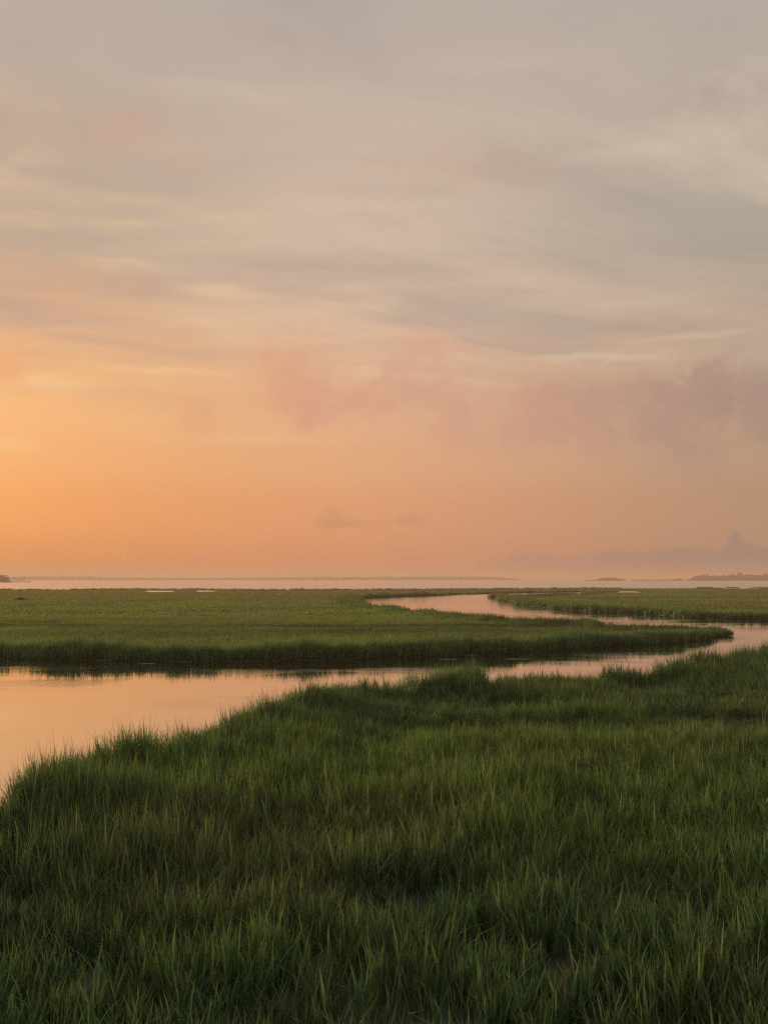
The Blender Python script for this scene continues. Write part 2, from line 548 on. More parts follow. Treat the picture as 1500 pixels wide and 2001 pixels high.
def blade_arrays(r, n, radius, width, hmin, hmax, lean):
    """a tuft of stems with arching leaves, unit height; returns verts, faces, per-vertex (t, rnd)"""
    V, F, A = [], [], []
    for _ in range(n):
        a, q = r.uniform(0, 6.283), radius * math.sqrt(r.random())
        x0, y0 = q * math.cos(a), q * math.sin(a)
        h = r.uniform(hmin, hmax) * (1.0 - 0.25 * q / radius)
        if r.random() < 0.14:
            h *= r.uniform(1.15, 1.38)
        la = r.uniform(0, 6.283)
        lx, ly = math.cos(la), math.sin(la)
        tilt = abs(r.gauss(0, lean)) + 0.02
        droop = r.uniform(0.0, 0.35) * (1.4 if r.random() < 0.15 else 0.4)
        fa = r.uniform(0, 6.283)
        wx, wy = math.cos(fa), math.sin(fa)
        w = width * r.uniform(0.7, 1.3)
        rn = r.random()
        b = len(V)
        for t, ww in ((0.0, 0.7), (0.38, 1.0), (0.72, 0.75)):
            off = h * (tilt * t + droop * t ** 3)
            z = h * t * (1 - 0.25 * droop * t * t)
            cx, cy = x0 + lx * off, y0 + ly * off
            V += [(cx - wx * w * ww / 2, cy - wy * w * ww / 2, z), (cx + wx * w * ww / 2, cy + wy * w * ww / 2, z)]
            A += [(t, rn), (t, rn)]
        off = h * (tilt + droop)
        V.append((x0 + lx * off, y0 + ly * off, h * (1 - 0.25 * droop)))
        A.append((1.0, rn))
        F += [(b, b + 1, b + 3, b + 2), (b + 2, b + 3, b + 5, b + 4), (b + 4, b + 5, b + 6)]
    return V, F, A


def tuft(name, seed, *args):
    r = random.Random(seed)
    V, F, A = blade_arrays(r, *args)
    o = mesh_obj(name, V, F, grass_m, link=False)
    ca = o.data.color_attributes.new('blade', 'FLOAT_COLOR', 'POINT')
    ca.data.foreach_set('color', np.array([(t, q, 0, 1) for t, q in A], np.float32).ravel())
    return o


def template_set(name, specs):
    c = bpy.data.collections.new(name)
    for i, s in enumerate(specs):
        c.objects.link(tuft(f"{name}_{i}", 100 + i * 7 + len(name), *s))
    return c


T_NEAR = template_set('tuft_near', [(28, 0.17, 0.021, 0.55, 1.0, 0.10), (24, 0.13, 0.023, 0.6, 1.05, 0.07), (32, 0.21, 0.018, 0.5, 0.95, 0.14),
                                    (22, 0.11, 0.025, 0.65, 1.1, 0.06), (30, 0.20, 0.015, 0.45, 1.0, 0.20)])
T_MID = template_set('tuft_mid', [(34, 0.34, 0.026, 0.55, 1.0, 0.16), (30, 0.30, 0.024, 0.6, 1.05, 0.12), (36, 0.38, 0.026, 0.5, 0.95, 0.2),
                                  (30, 0.30, 0.028, 0.6, 1.1, 0.12)])
T_FAR = template_set('tuft_far', [(34, 0.75, 0.075, 0.55, 1.0, 0.16), (32, 0.7, 0.07, 0.6, 1.05, 0.12), (36, 0.8, 0.08, 0.5, 0.95, 0.2)])


def scatter_group(coll):
    g = bpy.data.node_groups.new('scatter_' + coll.name, 'GeometryNodeTree')
    g.interface.new_socket('Geometry', in_out='INPUT', socket_type='NodeSocketGeometry')
    g.interface.new_socket('Geometry', in_out='OUTPUT', socket_type='NodeSocketGeometry')
    nn, L = g.nodes, g.links
    gi, go = nn.new('NodeGroupInput'), nn.new('NodeGroupOutput')
    ci = nn.new('GeometryNodeCollectionInfo')
    ci.inputs['Collection'].default_value = coll
    ci.inputs['Separate Children'].default_value = True
    ci.inputs['Reset Children'].default_value = True
    ip = nn.new('GeometryNodeInstanceOnPoints')
    ip.inputs['Pick Instance'].default_value = True

    def attr(name, typ):
        a = nn.new('GeometryNodeInputNamedAttribute')
        a.data_type = typ
        a.inputs['Name'].default_value = name
        return a.outputs['Attribute']
    L.new(gi.outputs[0], ip.inputs['Points'])
    L.new(ci.outputs[0], ip.inputs['Instance'])
    L.new(attr('pick', 'INT'), ip.inputs['Instance Index'])
    L.new(attr('size', 'FLOAT_VECTOR'), ip.inputs['Scale'])
    e2r = nn.new('FunctionNodeEulerToRotation')
    L.new(attr('turn', 'FLOAT_VECTOR'), e2r.inputs[0])
    L.new(e2r.outputs[0], ip.inputs['Rotation'])
    L.new(ip.outputs[0], go.inputs[0])
    return g


T_REED = template_set('reed_near', [(9, 0.07, 0.034, 0.6, 1.0, 0.06), (12, 0.10, 0.032, 0.5, 1.0, 0.08), (7, 0.05, 0.036, 0.65, 1.05, 0.05), (14, 0.12, 0.024, 0.5, 0.95, 0.11)])
T_REED_MID = template_set('reed_mid', [(12, 0.14, 0.042, 0.55, 1.0, 0.07), (15, 0.20, 0.040, 0.5, 1.0, 0.10), (10, 0.10, 0.044, 0.6, 1.05, 0.06)])
T_STRAW = template_set('straw', [(6, 0.10, 0.009, 0.6, 1.0, 0.16), (4, 0.05, 0.010, 0.7, 1.1, 0.10), (8, 0.16, 0.008, 0.5, 1.0, 0.35)])
G_NEAR, G_MID, G_FAR = scatter_group(T_NEAR), scatter_group(T_MID), scatter_group(T_FAR)
G_REED, G_REED_MID, G_STRAW = scatter_group(T_REED), scatter_group(T_REED_MID), scatter_group(T_STRAW)


def field(name, P, size, tint, group, npick, label, tilt=0.10):
    n = len(P)
    me = bpy.data.meshes.new(name)
    me.vertices.add(n)
    me.vertices.foreach_set('co', P.astype(np.float32).ravel())
    def put(nm, typ, arr, key):
        a = me.attributes.new(nm, typ, 'POINT')
        a.data.foreach_set(key, np.ascontiguousarray(arr).ravel())
    put('pick', 'INT', rng.integers(0, npick, n).astype(np.int32), 'value')
    put('size', 'FLOAT_VECTOR', size.astype(np.float32), 'vector')
    turn = np.stack([rng.normal(0, tilt, n), rng.normal(0, tilt, n), rng.uniform(0, 6.283, n)], 1)
    put('turn', 'FLOAT_VECTOR', turn.astype(np.float32), 'vector')
    put('tint', 'FLOAT_COLOR', np.concatenate([tint, np.ones((n, 1))], 1).astype(np.float32), 'color')
    me.materials.append(grass_m)
    o = bpy.data.objects.new(name, me)
    scene.collection.objects.link(o)
    md = o.modifiers.new('scatter', 'NODES')
    md.node_group = group
    tag(o, label, 'grass', kind='stuff')
    return o


def sample(ymin, ymax, density, poly, pad=5.0, slope=0.56):
    """random places of a given density in the part of the polygon near the view"""
    grid = np.linspace(ymin, ymax, 800)
    width = pad + slope * np.maximum(grid, 0)
    cum = np.concatenate([[0], np.cumsum((width[1:] + width[:-1]) * (grid[1] - grid[0]))])
    y = np.interp(rng.random(int(cum[-1] * density)) * cum[-1], cum, grid)
    wd = pad + slope * np.maximum(y, 0)
    x = rng.uniform(-1, 1, len(y)) * wd
    ok = inside(x, y, poly)
    return x[ok], y[ok]


def along_edge(poly, ymin, ymax, per_metre, out=0.35, inn=1.3, pad=6.0, slope=0.60):
    """places along the water's edge, from a little outside the bank to a little inside it"""
    n = len(poly)
    area = sum(poly[i][0] * poly[(i + 1) % n][1] - poly[(i + 1) % n][0] * poly[i][1] for i in range(n))
    sg = 1 if area > 0 else -1
    X, Y = [], []
    for i in range(n):
        (x1, y1), (x2, y2) = poly[i], poly[(i + 1) % n]
        L = math.hypot(x2 - x1, y2 - y1)
        if L < 1e-6 or max(y1, y2) < ymin or min(y1, y2) > ymax:
            continue
        k = int(L * per_metre + rng.random())
        t = rng.random(k)
        nx, ny = sg * (y2 - y1) / L, -sg * (x2 - x1) / L
        o = rng.triangular(-inn, -0.1, out, k)
        X.append(x1 + (x2 - x1) * t + nx * o)
        Y.append(y1 + (y2 - y1) * t + ny * o)
    x, y = np.concatenate(X), np.concatenate(Y)
    ok = (y > ymin) & (y < ymax) & (np.abs(x) < pad + slope * np.maximum(y, 0))
    return x[ok], y[ok]


def lerp(a, b, t):
    return np.asarray(a)[None, :] * (1 - t[:, None]) + np.asarray(b)[None, :] * t[:, None]


def mixin(c, col, t):
    return c * (1 - t[:, None]) + np.asarray(col)[None, :] * t[:, None]


def sstep(v, a, b):
    t = np.clip((v - a) / (b - a), 0, 1)
    return t * t * (3 - 2 * t)


GREEN, LIME, OLIVE, BROWN, DEEP = (0.125, 0.245, 0.090), (0.285, 0.400, 0.095), (0.265, 0.320, 0.100), (0.270, 0.230, 0.130), (0.092, 0.205, 0.098)


def north_field(ymin, ymax, density, group, npick, name, label, side=None, spread=1.0):
    x, y = sample(ymin, ymax, density, north)
    xe, ye = along_edge(north, ymin, ymax, density * (1.6 if density > 3 else 1.0), 0.45 if density > 3 else 0.6, 2.2)
    x, y = np.concatenate([x, xe]), np.concatenate([y, ye])
    ok = np.ones(len(x), bool)
    for pp in pool_polys:
        ok &= ~inside(x, y, pp)
    if side is not None:
        ok &= side(x, y)
    x, y = x[ok], y[ok]
    e = edge_dist(x, y, north)
    d = np.hypot(x, y)
    patch = vnoise(x, y * 0.8, 16.0, 31, 3)
    brown = vnoise(x * 0.5, y, 22.0, 47, 3)
    rag = vnoise(x, y, 2.2, 5, 2)
    e2 = e + 3.4 * (vnoise(x, y, 3.6, 613, 3) - 0.45)
    fr = np.exp(-(np.maximum(e2, 0) / 2.4) ** 2)
    h = 0.60 + 0.30 * (patch - 0.5) + 0.16 * (rag - 0.5) + fr * (0.82 + 0.60 * (rag - 0.5))
    h *= rng.uniform(0.85, 1.15, len(x))
    h *= np.where(d > 230, 0.75, 1.0)
    c = lerp(OLIVE, LIME, sstep(patch, 0.35, 0.65))
    c = mixin(c, BROWN, sstep(brown, 0.50, 0.70) * 0.6)
    c = mixin(c, GREEN, sstep(vnoise(x, y, 9, 77, 2), 0.55, 0.75) * 0.6)
    c = mixin(c, DEEP, np.exp(-(np.maximum(e2, 0) / 3.0) ** 2) * np.where(d > 160, 0.55, 0.85))
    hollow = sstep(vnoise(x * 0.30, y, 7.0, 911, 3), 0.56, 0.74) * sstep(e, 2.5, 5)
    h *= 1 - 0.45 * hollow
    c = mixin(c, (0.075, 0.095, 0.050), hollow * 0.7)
    sg = np.where(inside(x, y, north), e, -e)
    h *= np.where(d < 150, 0.72 + 0.28 * sstep(sg, -0.4, 1.6), 1.0)
    tipx, tipy = gp(1414, 1236, .3)
    h *= 0.55 + 0.45 * sstep(np.hypot(x - tipx, y - tipy), 1.0, 13.0)
    band = vnoise(x * 0.14, y, 11.0, 557, 3)
    c = mixin(c, LIME, sstep(band, 0.54, 0.70) * 0.55 * (1 - fr))
    c = mixin(c, (0.105, 0.170, 0.080), sstep(band, 0.46, 0.32) * 0.6)
    c = mixin(c, (0.29, 0.225, 0.12), sstep(d, 100, 230) * (0.70 - 0.35 * sstep(x, 0, 60)))
    c *= rng.uniform(0.88, 1.12, (len(x), 1))
    s = np.stack([np.full(len(x), spread), np.full(len(x), spread), h], 1)
    P = np.stack([x, y, np.full(len(x), 0.0)], 1)
    return field(name, P, s, c, group, npick, label)


left = lambda x, y: ~right(x, y)
def right(x, y):
    # east of the inlet: the tongue of marsh on the far side of the creek's last bend
    tx, ty = gp(962, 1166.5)
    a = math.atan2(tx, ty) - 0.004
    return (np.arctan2(x, y) > a) & (y > np.interp(x, [gp(962, 1168)[0], gp(1130, 1199)[0], gp(1250, 1207)[0], gp(1400, 1216)[0]],
                                                     [gp(962, 1168)[1], gp(1130, 1199)[1], gp(1250, 1207)[1], gp(1400, 1216)[1]]) - 2.0)


north_field(38, 95, 7.5, G_MID, 4, 'marsh_grass', 'green marsh grass of the far bank, along the wide creek, ending in a tip', left)
north_field(95, 380, 1.35, G_FAR, 3, 'marsh_grass', 'olive and brown marsh grass stretching from the far bank to the bay', left)
north_field(80, 380, 1.35, G_FAR, 3, 'marsh_grass', 'marsh grass on the right beyond the last bend of the creek', right)


def south_field(ymin, ymax, density, group, npick, name, label, spread=1.0, slope=0.62, pad=5.0):
    x, y = sample(ymin, ymax, density, south, pad, slope)
    xe, ye = along_edge(south, ymin, ymax, density * 1.3, 0.25, 1.1)
    x, y = np.concatenate([x, xe]), np.concatenate([y, ye])
    e = edge_dist(x, y, south)
    d = np.hypot(x, y)
    (ax, ay), (bx, by) = gp(312, 1520, 0), gp(314, 1425, 0)
    tt = np.clip(((x - ax) * (bx - ax) + (y - ay) * (by - ay)) / ((bx - ax) ** 2 + (by - ay) ** 2), 0, 1)
    ok = (d > 2.5) & (np.hypot(x - ax - tt * (bx - ax), y - ay - tt * (by - ay)) > 0.26)
    x, y, e, d = x[ok], y[ok], e[ok], d[ok]
    patch = vnoise(x, y, 5.5, 131, 3)
    rag = vnoise(x, y, 1.6, 15, 2)
    red = vnoise(x, y, 7.0, 247, 3)
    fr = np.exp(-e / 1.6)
    gaps = vnoise(x * 0.85, y, 3.0, 301, 2)
    h = 0.80 + 0.55 * (patch - 0.5) + 0.55 * (rag - 0.5) + fr * (0.50 + 0.8 * (rag - 0.5))
    h -= 0.42 * sstep(gaps, 0.58, 0.76)
    h *= rng.uniform(0.82, 1.18, len(x))
    dip = np.exp(-((750 + FPX * x / np.maximum(y, 1) - 956) / 10.0) ** 2) * (y > 20) * (y < 40)
    h *= 1 - 0.62 * dip
    h = np.clip(h, 0.22, 1.5)
    # lower meadow near the right-hand part, seen as a smooth brownish sward
    c = lerp(DEEP, GREEN, sstep(patch, 0.30, 0.55))
    c = mixin(c, LIME, sstep(patch, 0.50, 0.74) * 0.22)
    c = mixin(c, LIME, sstep(vnoise(x, y, 1.4, 709, 2), 0.55, 0.75) * 0.22)
    c = mixin(c, BROWN, sstep(red, 0.50, 0.66) * 0.42 * (1 - fr))
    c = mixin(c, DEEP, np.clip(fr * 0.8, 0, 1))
    c *= rng.uniform(0.55, 1.05, (len(x), 1))
    s = np.stack([np.full(len(x), spread), np.full(len(x), spread), h], 1)
    P = np.stack([x, y, np.full(len(x), 0.0)], 1)
    return field(name, P, s, c, group, npick, label, 0.075)


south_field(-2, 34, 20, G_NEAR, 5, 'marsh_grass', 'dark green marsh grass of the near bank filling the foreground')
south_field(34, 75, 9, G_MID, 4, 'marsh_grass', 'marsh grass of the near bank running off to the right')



def reeds(poly, ymin, ymax, per_metre, out, inn, hlo, hhi, group, npick, label, tipfade=False):
    """tall upright stems in ragged bunches along the water's edge"""
    x, y = along_edge(poly, ymin, ymax, per_metre, out, inn)
    bunch = vnoise(x, y, 1.3, 419, 2)
    ok = rng.random(len(x)) < sstep(bunch, 0.30, 0.62)
    px = 750 + FPX * x / np.maximum(y, 1)
    if poly is south:
        ok &= ~((np.abs(px - 314) < 7) & (y < 34)) & ~((np.abs(px - 957) < 11) & (y < 42))
    x, y, bunch = x[ok], y[ok], bunch[ok]
    h = (hlo + (hhi - hlo) * sstep(bunch, 0.35, 0.75)) * rng.uniform(0.8, 1.15, len(x))
    if tipfade:
        tx, ty = gp(1414, 1236, .3)
        h *= 0.5 + 0.5 * sstep(np.hypot(x - tx, y - ty), 1.0, 13.0)
    c = lerp(DEEP, GREEN, rng.random(len(x)))
    c = mixin(c, LIME, (rng.random(len(x)) < 0.15) * 0.5)
    c = c * rng.uniform(0.75, 1.25, (len(x), 1))
    one = np.ones(len(x))
    return field('marsh_reeds', np.stack([x, y, 0 * x], 1), np.stack([one, one, h], 1), c, group, npick, label, 0.05)


reeds(south, 5, 62, 11, 0.30, 0.9, 0.72, 1.22, G_REED, 4, 'tall spiky reeds fringing the near bank along the creek')
reeds(north, 38, 120, 7, 0.45, 1.6, 0.70, 1.30, G_REED_MID, 3, 'ragged reeds fringing the far bank along the creek', True)

# a little dead straw among the near grass
x, y = sample(3, 40, 0.8, south, 5.0, 0.62)
sk = vnoise(x, y, 4.0, 77, 2)
ok = rng.random(len(x)) < sstep(sk, 0.35, 0.75)
x, y = x[ok], y[ok]
one = np.ones(len(x))
field('dead_straw', np.stack([x, y, 0 * x], 1), np.stack([one, one, rng.uniform(.6, 1.0, len(x))], 1),
      np.tile(np.array((0.30, 0.24, 0.13)), (len(x), 1)) * rng.uniform(.7, 1.2, (len(x), 1)), G_STRAW, 3,
      'thin dead straw stems scattered through the near bank grass', 0.14)

for p in islets:
    xs, ys = zip(*p)
    n = 260
    x, y = rng.uniform(min(xs), max(xs), n), rng.uniform(min(ys), max(ys), n)
    ok = inside(x, y, p)
    x, y = x[ok], y[ok]
    cx = sum(xs) / len(xs)
    pxm = 750 + FPX * cx / (sum(ys) / len(ys))
    field('marsh_grass', np.stack([x, y, np.full(len(x), .08)], 1), np.stack([np.ones(len(x)), np.ones(len(x)), rng.uniform(.3, .6, len(x))], 1),
          np.tile(np.array(OLIVE), (len(x), 1)), G_FAR, 3,
          'low grass on the ' + ('rightmost' if pxm > 1480 else 'middle' if pxm > 1410 else 'leftmost') + ' of three small islets off the right marsh edge')


def grass_clump(px, py, z, n, radius, hmin, hmax, width, label, seed, tint, lean=.13):
    """one tall tussock standing out from the rest"""
    r = random.Random(seed)
    V, F, A = blade_arrays(r, n, radius, width, hmin, hmax, lean)
    o = mesh_obj('grass_clump', V, F, clump_m[tint])
    ca = o.data.color_attributes.new('blade', 'FLOAT_COLOR', 'POINT')
    ca.data.foreach_set('color', np.array([(t, q, 0, 1) for t, q in A], np.float32).ravel())
    x, y = gp(px, py, z)
    o.location = (x, y, 0.05)
    return tag(o, label, 'grass', 'tall grass clumps at the water edge')


def clump_material(name, col):
    m = grass_m.copy()
    m.name = name
    nt = m.node_tree
    at = next(n for n in nt.nodes if n.type == 'ATTRIBUTE' and n.attribute_type == 'INSTANCER')
    for l in list(at.outputs['Color'].links):
        l.to_socket.default_value = (*col, 1)
        nt.links.remove(l)
    return m


clump_m = {'deep': clump_material('clump_deep', DEEP), 'green': clump_material('clump_green', GREEN)}
grass_clump(925, 1347, 0.1, 420, 0.50, 0.80, 1.40, 0.019, 'tallest dark grass clump jutting over the creek beside a narrow gap', 1, 'deep', .09)
grass_clump(868, 1352, 0.1, 420, 0.70, 0.70, 1.25, 0.018, 'grass clump just left of the tallest one at the creek edge', 2, 'green')
grass_clump(812, 1358, 0.1, 420, 0.75, 0.65, 1.12, 0.018, 'low grass clump second to the left of the tallest one', 6, 'green')
grass_clump(1422, 1243, 0.0, 160, 0.42, 0.3, 0.66, 0.026, 'small lone grass clump off the pointed tip of the far bank', 3, 'deep')
grass_clump(296, 1508, 0.0, 90, 0.14, 0.7, 1.15, 0.013, 'slender grass clump left of the thin water gap', 4, 'deep', .07)
grass_clump(334, 1508, 0.0, 110, 0.18, 0.7, 1.12, 0.013, 'slender grass clump right of the thin water gap', 5, 'deep', .07)

# ------------------------------------------------------------------ far shores
leaf_m = plain("leaves", (0.030, 0.045, 0.016), (0.060, 0.075, 0.028), 0.4)
bark_m = plain("bark", (0.06, 0.05, 0.04), (0.11, 0.09, 0.07), 1.0)
wood_m = plain("weathered_wood", (0.09, 0.075, 0.06), (0.16, 0.135, 0.11), 1.2)
shore_m = plain("shore_mud", (0.06, 0.055, 0.04), (0.10, 0.09, 0.06), 0.05)
white_m = plain("white_paint", (0.55, 0.52, 0.48), (0.70, 0.68, 0.64), 0.3)
sign_m = plain("sign_paint", (0.05, 0.16, 0.06), (0.07, 0.20, 0.08), 2.0)


def leaves(r, lobes, n, size):
    """leaf clumps strewn through a crown made of lobes (x, y, z, rx, rz)"""
    V, F = [], []
    for _ in range(n):
        lx, ly, lz, rx, rz = r.choice(lobes)
        while True:
            p = (r.uniform(-1, 1), r.uniform(-1, 1), r.uniform(-1, 1))
            q = p[0] ** 2 + p[1] ** 2 + p[2] ** 2
            if 0.15 < q < 1:
                break
        c = Vector((lx + p[0] * rx, ly + p[1] * rx, lz + p[2] * rz))
        u = Vector((r.gauss(0, 1), r.gauss(0, 1), r.gauss(0, 1))).normalized()
        w = u.cross(Vector((r.gauss(0, 1), r.gauss(0, 1), r.gauss(0, 1)))).normalized()
        s = size * r.uniform(0.6, 1.3)
        b = len(V)
        V += [tuple(c + u * s), tuple(c + w * s * 0.7), tuple(c - u * s), tuple(c - w * s * 0.7)]
        F.append((b, b + 1, b + 2, b + 3))
    return V, F


def tree(name, loc, h, spread, seed, label, group=None, cat='tree', n=420):
    r = random.Random(seed)
    t = empty(name, loc)
    tag(t, label, cat, group)
    b = MB().tube([(0, 0, -0.5), (0.05 * h * r.uniform(-1, 1), 0, h * 0.35), (0.03 * h, 0.02 * h, h * 0.75)], [h * .03, h * .022, h * .008])
    for k in range(4):
        a = r.uniform(0, 6.28)
        z0 = h * r.uniform(.3, .5)
        b.tube([(0, 0, z0), (math.cos(a) * spread * .3, math.sin(a) * spread * .3, z0 + h * .15), (math.cos(a) * spread * .6, math.sin(a) * spread * .6, z0 + h * .26)], [h * .014, h * .01, h * .004], 5)
    b.build('trunk', bark_m, t)
    lobes = [(0, 0, h * .74, spread * .62, h * .26)]
    for k in range(7):
        a = k * .9 + r.uniform(0, .6)
        q = spread * r.uniform(.35, .7)
        lobes.append((math.cos(a) * q, math.sin(a) * q, h * r.uniform(.42, .76), spread * r.uniform(.3, .48), h * r.uniform(.13, .22)))
    V, F = leaves(r, lobes, n, spread * .16)
    mesh_obj('crown', V, F, leaf_m, t)
    return t


def at_dist(px, d):
    return (px - 750) / FPX * d, d


def copy_tree(src, loc, rot, sc, label=None):
    c = src.copy()
    scene.collection.objects.link(c)
    c.location, c.rotation_euler, c.scale = loc, (0, 0, rot), sc
    if label:
        c['label'] = label
    for ch in src.children:
        k = ch.copy()
        scene.collection.objects.link(k)
        k.parent = c
    return c


def shore(name, pts, z=0.5):
    """low bank: a strip from px to px at given distances and depth"""
    V, F = [], []
    n = len(pts)
    for (px, d, dep) in pts:
        x, y = at_dist(px, d)
        x2, y2 = at_dist(px, d + dep)
        V += [(x, y - 6, -0.3), (x, y + 2, z), (x2, y2, z + .3), (x2, y2 + 6, -0.3)]
    for i in range(n - 1):
        for k in range(3):
            a = i * 4 + k
            F.append((a, a + 4, a + 5, a + 1))
    b = (n - 1) * 4
    F += [(0, 1, 2, 3), (b + 3, b + 2, b + 1, b)]
    return tag(mesh_obj(name, V, F, shore_m), kind='structure')


def wood_mass(name, prof, dist, depth, step, size, label, seed, base=0.0, scale=1.0):
    """a far-off wood, read as one mass: clumps of leaves under a skyline given as (px, height in metres)"""
    r = random.Random(seed)
    pxs, hs = zip(*prof)
    V, F = [], []
    px = pxs[0]
    while px < pxs[-1]:
        h = float(np.interp(px, pxs, hs)) * scale * r.uniform(0.8, 1.1)
        d = dist + r.uniform(0.1, 1) * depth
        x, y = at_dist(px, d)
        if h > 0.8:
            rr = min(h * .5, step * dist / FPX * 1.6) * r.uniform(.8, 1.2)
            lob = [(x, y, base + h * .62, rr, h * .38), (x, y, base + h * .3, rr * .9, h * .32)]
            v, f = leaves(r, lob, int(26 + 5 * h * 12 / (size * 6)), size)
            b = len(V)
            V += v
            F += [tuple(i + b for i in q) for q in f]
        px += step * r.uniform(.6, 1.3)
    o = mesh_obj(name, V, F, leaf_m)
    return tag(o, label, 'trees', kind='stuff')


# right-hand shore, about 2.1 km away
DR = 2150
shore('right_far_shore', [(1318, DR, 40), (1345, DR - 10, 120), (1420, DR, 160), (1520, DR - 20, 200), (1700, DR - 60, 220)], 0.8)
protos = [tree('tree', (*at_dist(1372, DR + 40), 0.6), 15, 7.0, 41, 'hazy tree within the low wood on the right far shore', 'trees on the right far shore'),
          tree('tree', (*at_dist(1395, DR + 40), 0.6), 14, 7.5, 42, 'hazy tree within the low wood on the right far shore', 'trees on the right far shore'),
          tree('tree', (*at_dist(1412, DR + 40), 0.6), 15, 6.5, 43, 'hazy tree within the low wood on the right far shore', 'trees on the right far shore')]
rr = random.Random(90)
px = 1351.0
while px < 1530:
    hh = float(np.interp(px, [1350, 1358, 1380, 1400, 1440, 1500, 1600], [7, 13, 14, 12.5, 15, 16, 17]))
    for row in (0, 1):
        s = hh / 15 * rr.uniform(.86, 1.1)
        copy_tree(rr.choice(protos), (*at_dist(px + rr.uniform(-2, 2), DR + 20 + 55 * row + rr.uniform(-10, 10)), 0.6), rr.uniform(0, 6.28), (s * 1.15, s * 1.15, s))
    px += rr.uniform(4.5, 7.5)
for (px, h, sp, lab) in [(1379, 20.5, 4.5, 'small tuft-topped tree above the left part of the right far wood'),
                         (1429, 19.0, 6.5, 'flat-topped tree just left of the tallest crown on the right far shore'),
                         (1443, 22.5, 8.0, 'tallest rounded tree crown rising above the right far shore'),
                         (1493, 21.5, 6.5, 'tall tree crown at the right end of the visible far shore')]:
    tree('tree', (*at_dist(px, DR + 50), 0.6), h, sp, int(px), lab, 'trees on the right far shore')

wood_mass('scrub', [(1340, 1.5), (1350, 5), (1360, 8), (1400, 8), (1500, 9), (1600, 9)], DR + 8, 20, 2.0, 1.6, 'dense hazy undergrowth along the foot of the right far shore wood', 15, .5)
# low islet and spit left of it
shore('low_islet', [(1144, DR, 20), (1165, DR, 60), (1190, DR, 70), (1222, DR, 25)], 0.7)
wood_mass('scrub', [(1145, 1.5), (1166, 1.6), (1170, 5.0), (1180, 7.0), (1200, 7.0), (1212, 4.5), (1221, 2.0)], DR + 5, 40, 2.2, 1.5, 'low scrub on the small hazy islet on the horizon right of centre', 5, .5)
shore('low_spit', [(1232, DR + 100, 25), (1270, DR + 100, 30), (1320, DR + 60, 40)], 1.4)
wood_mass('scrub', [(1234, 1.5), (1270, 1.6), (1310, 2.2), (1322, 4.5), (1328, 5.0), (1333, 2.0)], DR + 105, 20, 2.2, 1.0, 'thin line of scrub on the spit between islet and right far shore', 6, .8)

# far shore across the bay
DF = 3700
shore('far_shore', [(-250, DF, 200), (60, DF, 200), (400, DF + 300, 200), (700, DF + 100, 200), (930, DF - 300, 250), (1016, DF - 350, 120)], 1.0)
wood_mass('woods', [(30, 12), (60, 15), (100, 16), (115, 13), (180, 15), (200, 10), (240, 9), (300, 8), (420, 8), (520, 9), (560, 11), (640, 13), (660, 11), (720, 12), (860, 13),
                    (905, 15), (925, 15), (960, 12), (990, 8), (1014, 2)], DF - 200, 300, 2.2, 4.5, 'long hazy line of woods on the far shore across the bay', 8, 0.0, 1.0)

# left headland with its palm and dock
DL = 1150
shore('left_headland', [(-260, DL, 150), (-60, DL, 130), (12, DL, 90), (26, DL + 10, 40)], 0.8)
for (px, h, sp, off, lab) in [(-8, 13.0, 7.0, 30, 'broad hazy tree at the very left edge of the headland'),
                              (6, 10.0, 6.0, 20, 'hazy rounded tree in the middle of the left headland'),
                              (15, 7.5, 4.5, 12, 'low hazy tree at the seaward end of the left headland'),
                              (11, 7.0, 6.0, 4, 'low rounded tree in front of the left headland wood'), (-1, 8.0, 6.0, 6, 'broad low tree at the foot of the left headland wood'),
                              (-25, 14, 8, 40, None)]:
    tree('tree', (*at_dist(px, DL + off), 0.6), h, sp, int(px) + 300, lab or 'hazy tree of the headland just outside the left edge', 'trees on the left headland')
wood_mass('scrub', [(-120, 8), (0, 7), (10, 6), (16, 4.5), (21, 1.5)], DL + 4, 14, 1.6, 1.0, 'dense hazy undergrowth along the foot of the left headland', 16, .5)
pal = empty('palm_tree', (*at_dist(14.5, DL + 30), 0.6))
tag(pal, 'small palm rising above the left headland trees', 'palm')
MB().tube([(0, 0, -.3), (.2, 0, 4), (.3, 0, 9.3)], [.28, .22, .18]).build('trunk', bark_m, pal)
V, F = [], []
pr = random.Random(4)
for k in range(22):
    a, up = pr.uniform(0, 6.28), pr.uniform(-.5, 1.0)
    b = len(V)
    cx, cy, sx, sy = math.cos(a), math.sin(a), -math.sin(a), math.cos(a)
    for t, wd in ((0, .12), (.45, .42), (.8, .34), (1, .05)):
        L, z = 1.6 * t, 9.3 + up * 1.3 * t - 1.1 * t * t
        V += [(.3 + cx * L - sx * wd, cy * L - sy * wd, z - .1), (.3 + cx * L + sx * wd, cy * L + sy * wd, z - .1)]
    F += [(b + 2 * i, b + 2 * i + 1, b + 2 * i + 3, b + 2 * i + 2) for i in range(3)]
mesh_obj('crown', V, F, leaf_m, pal)

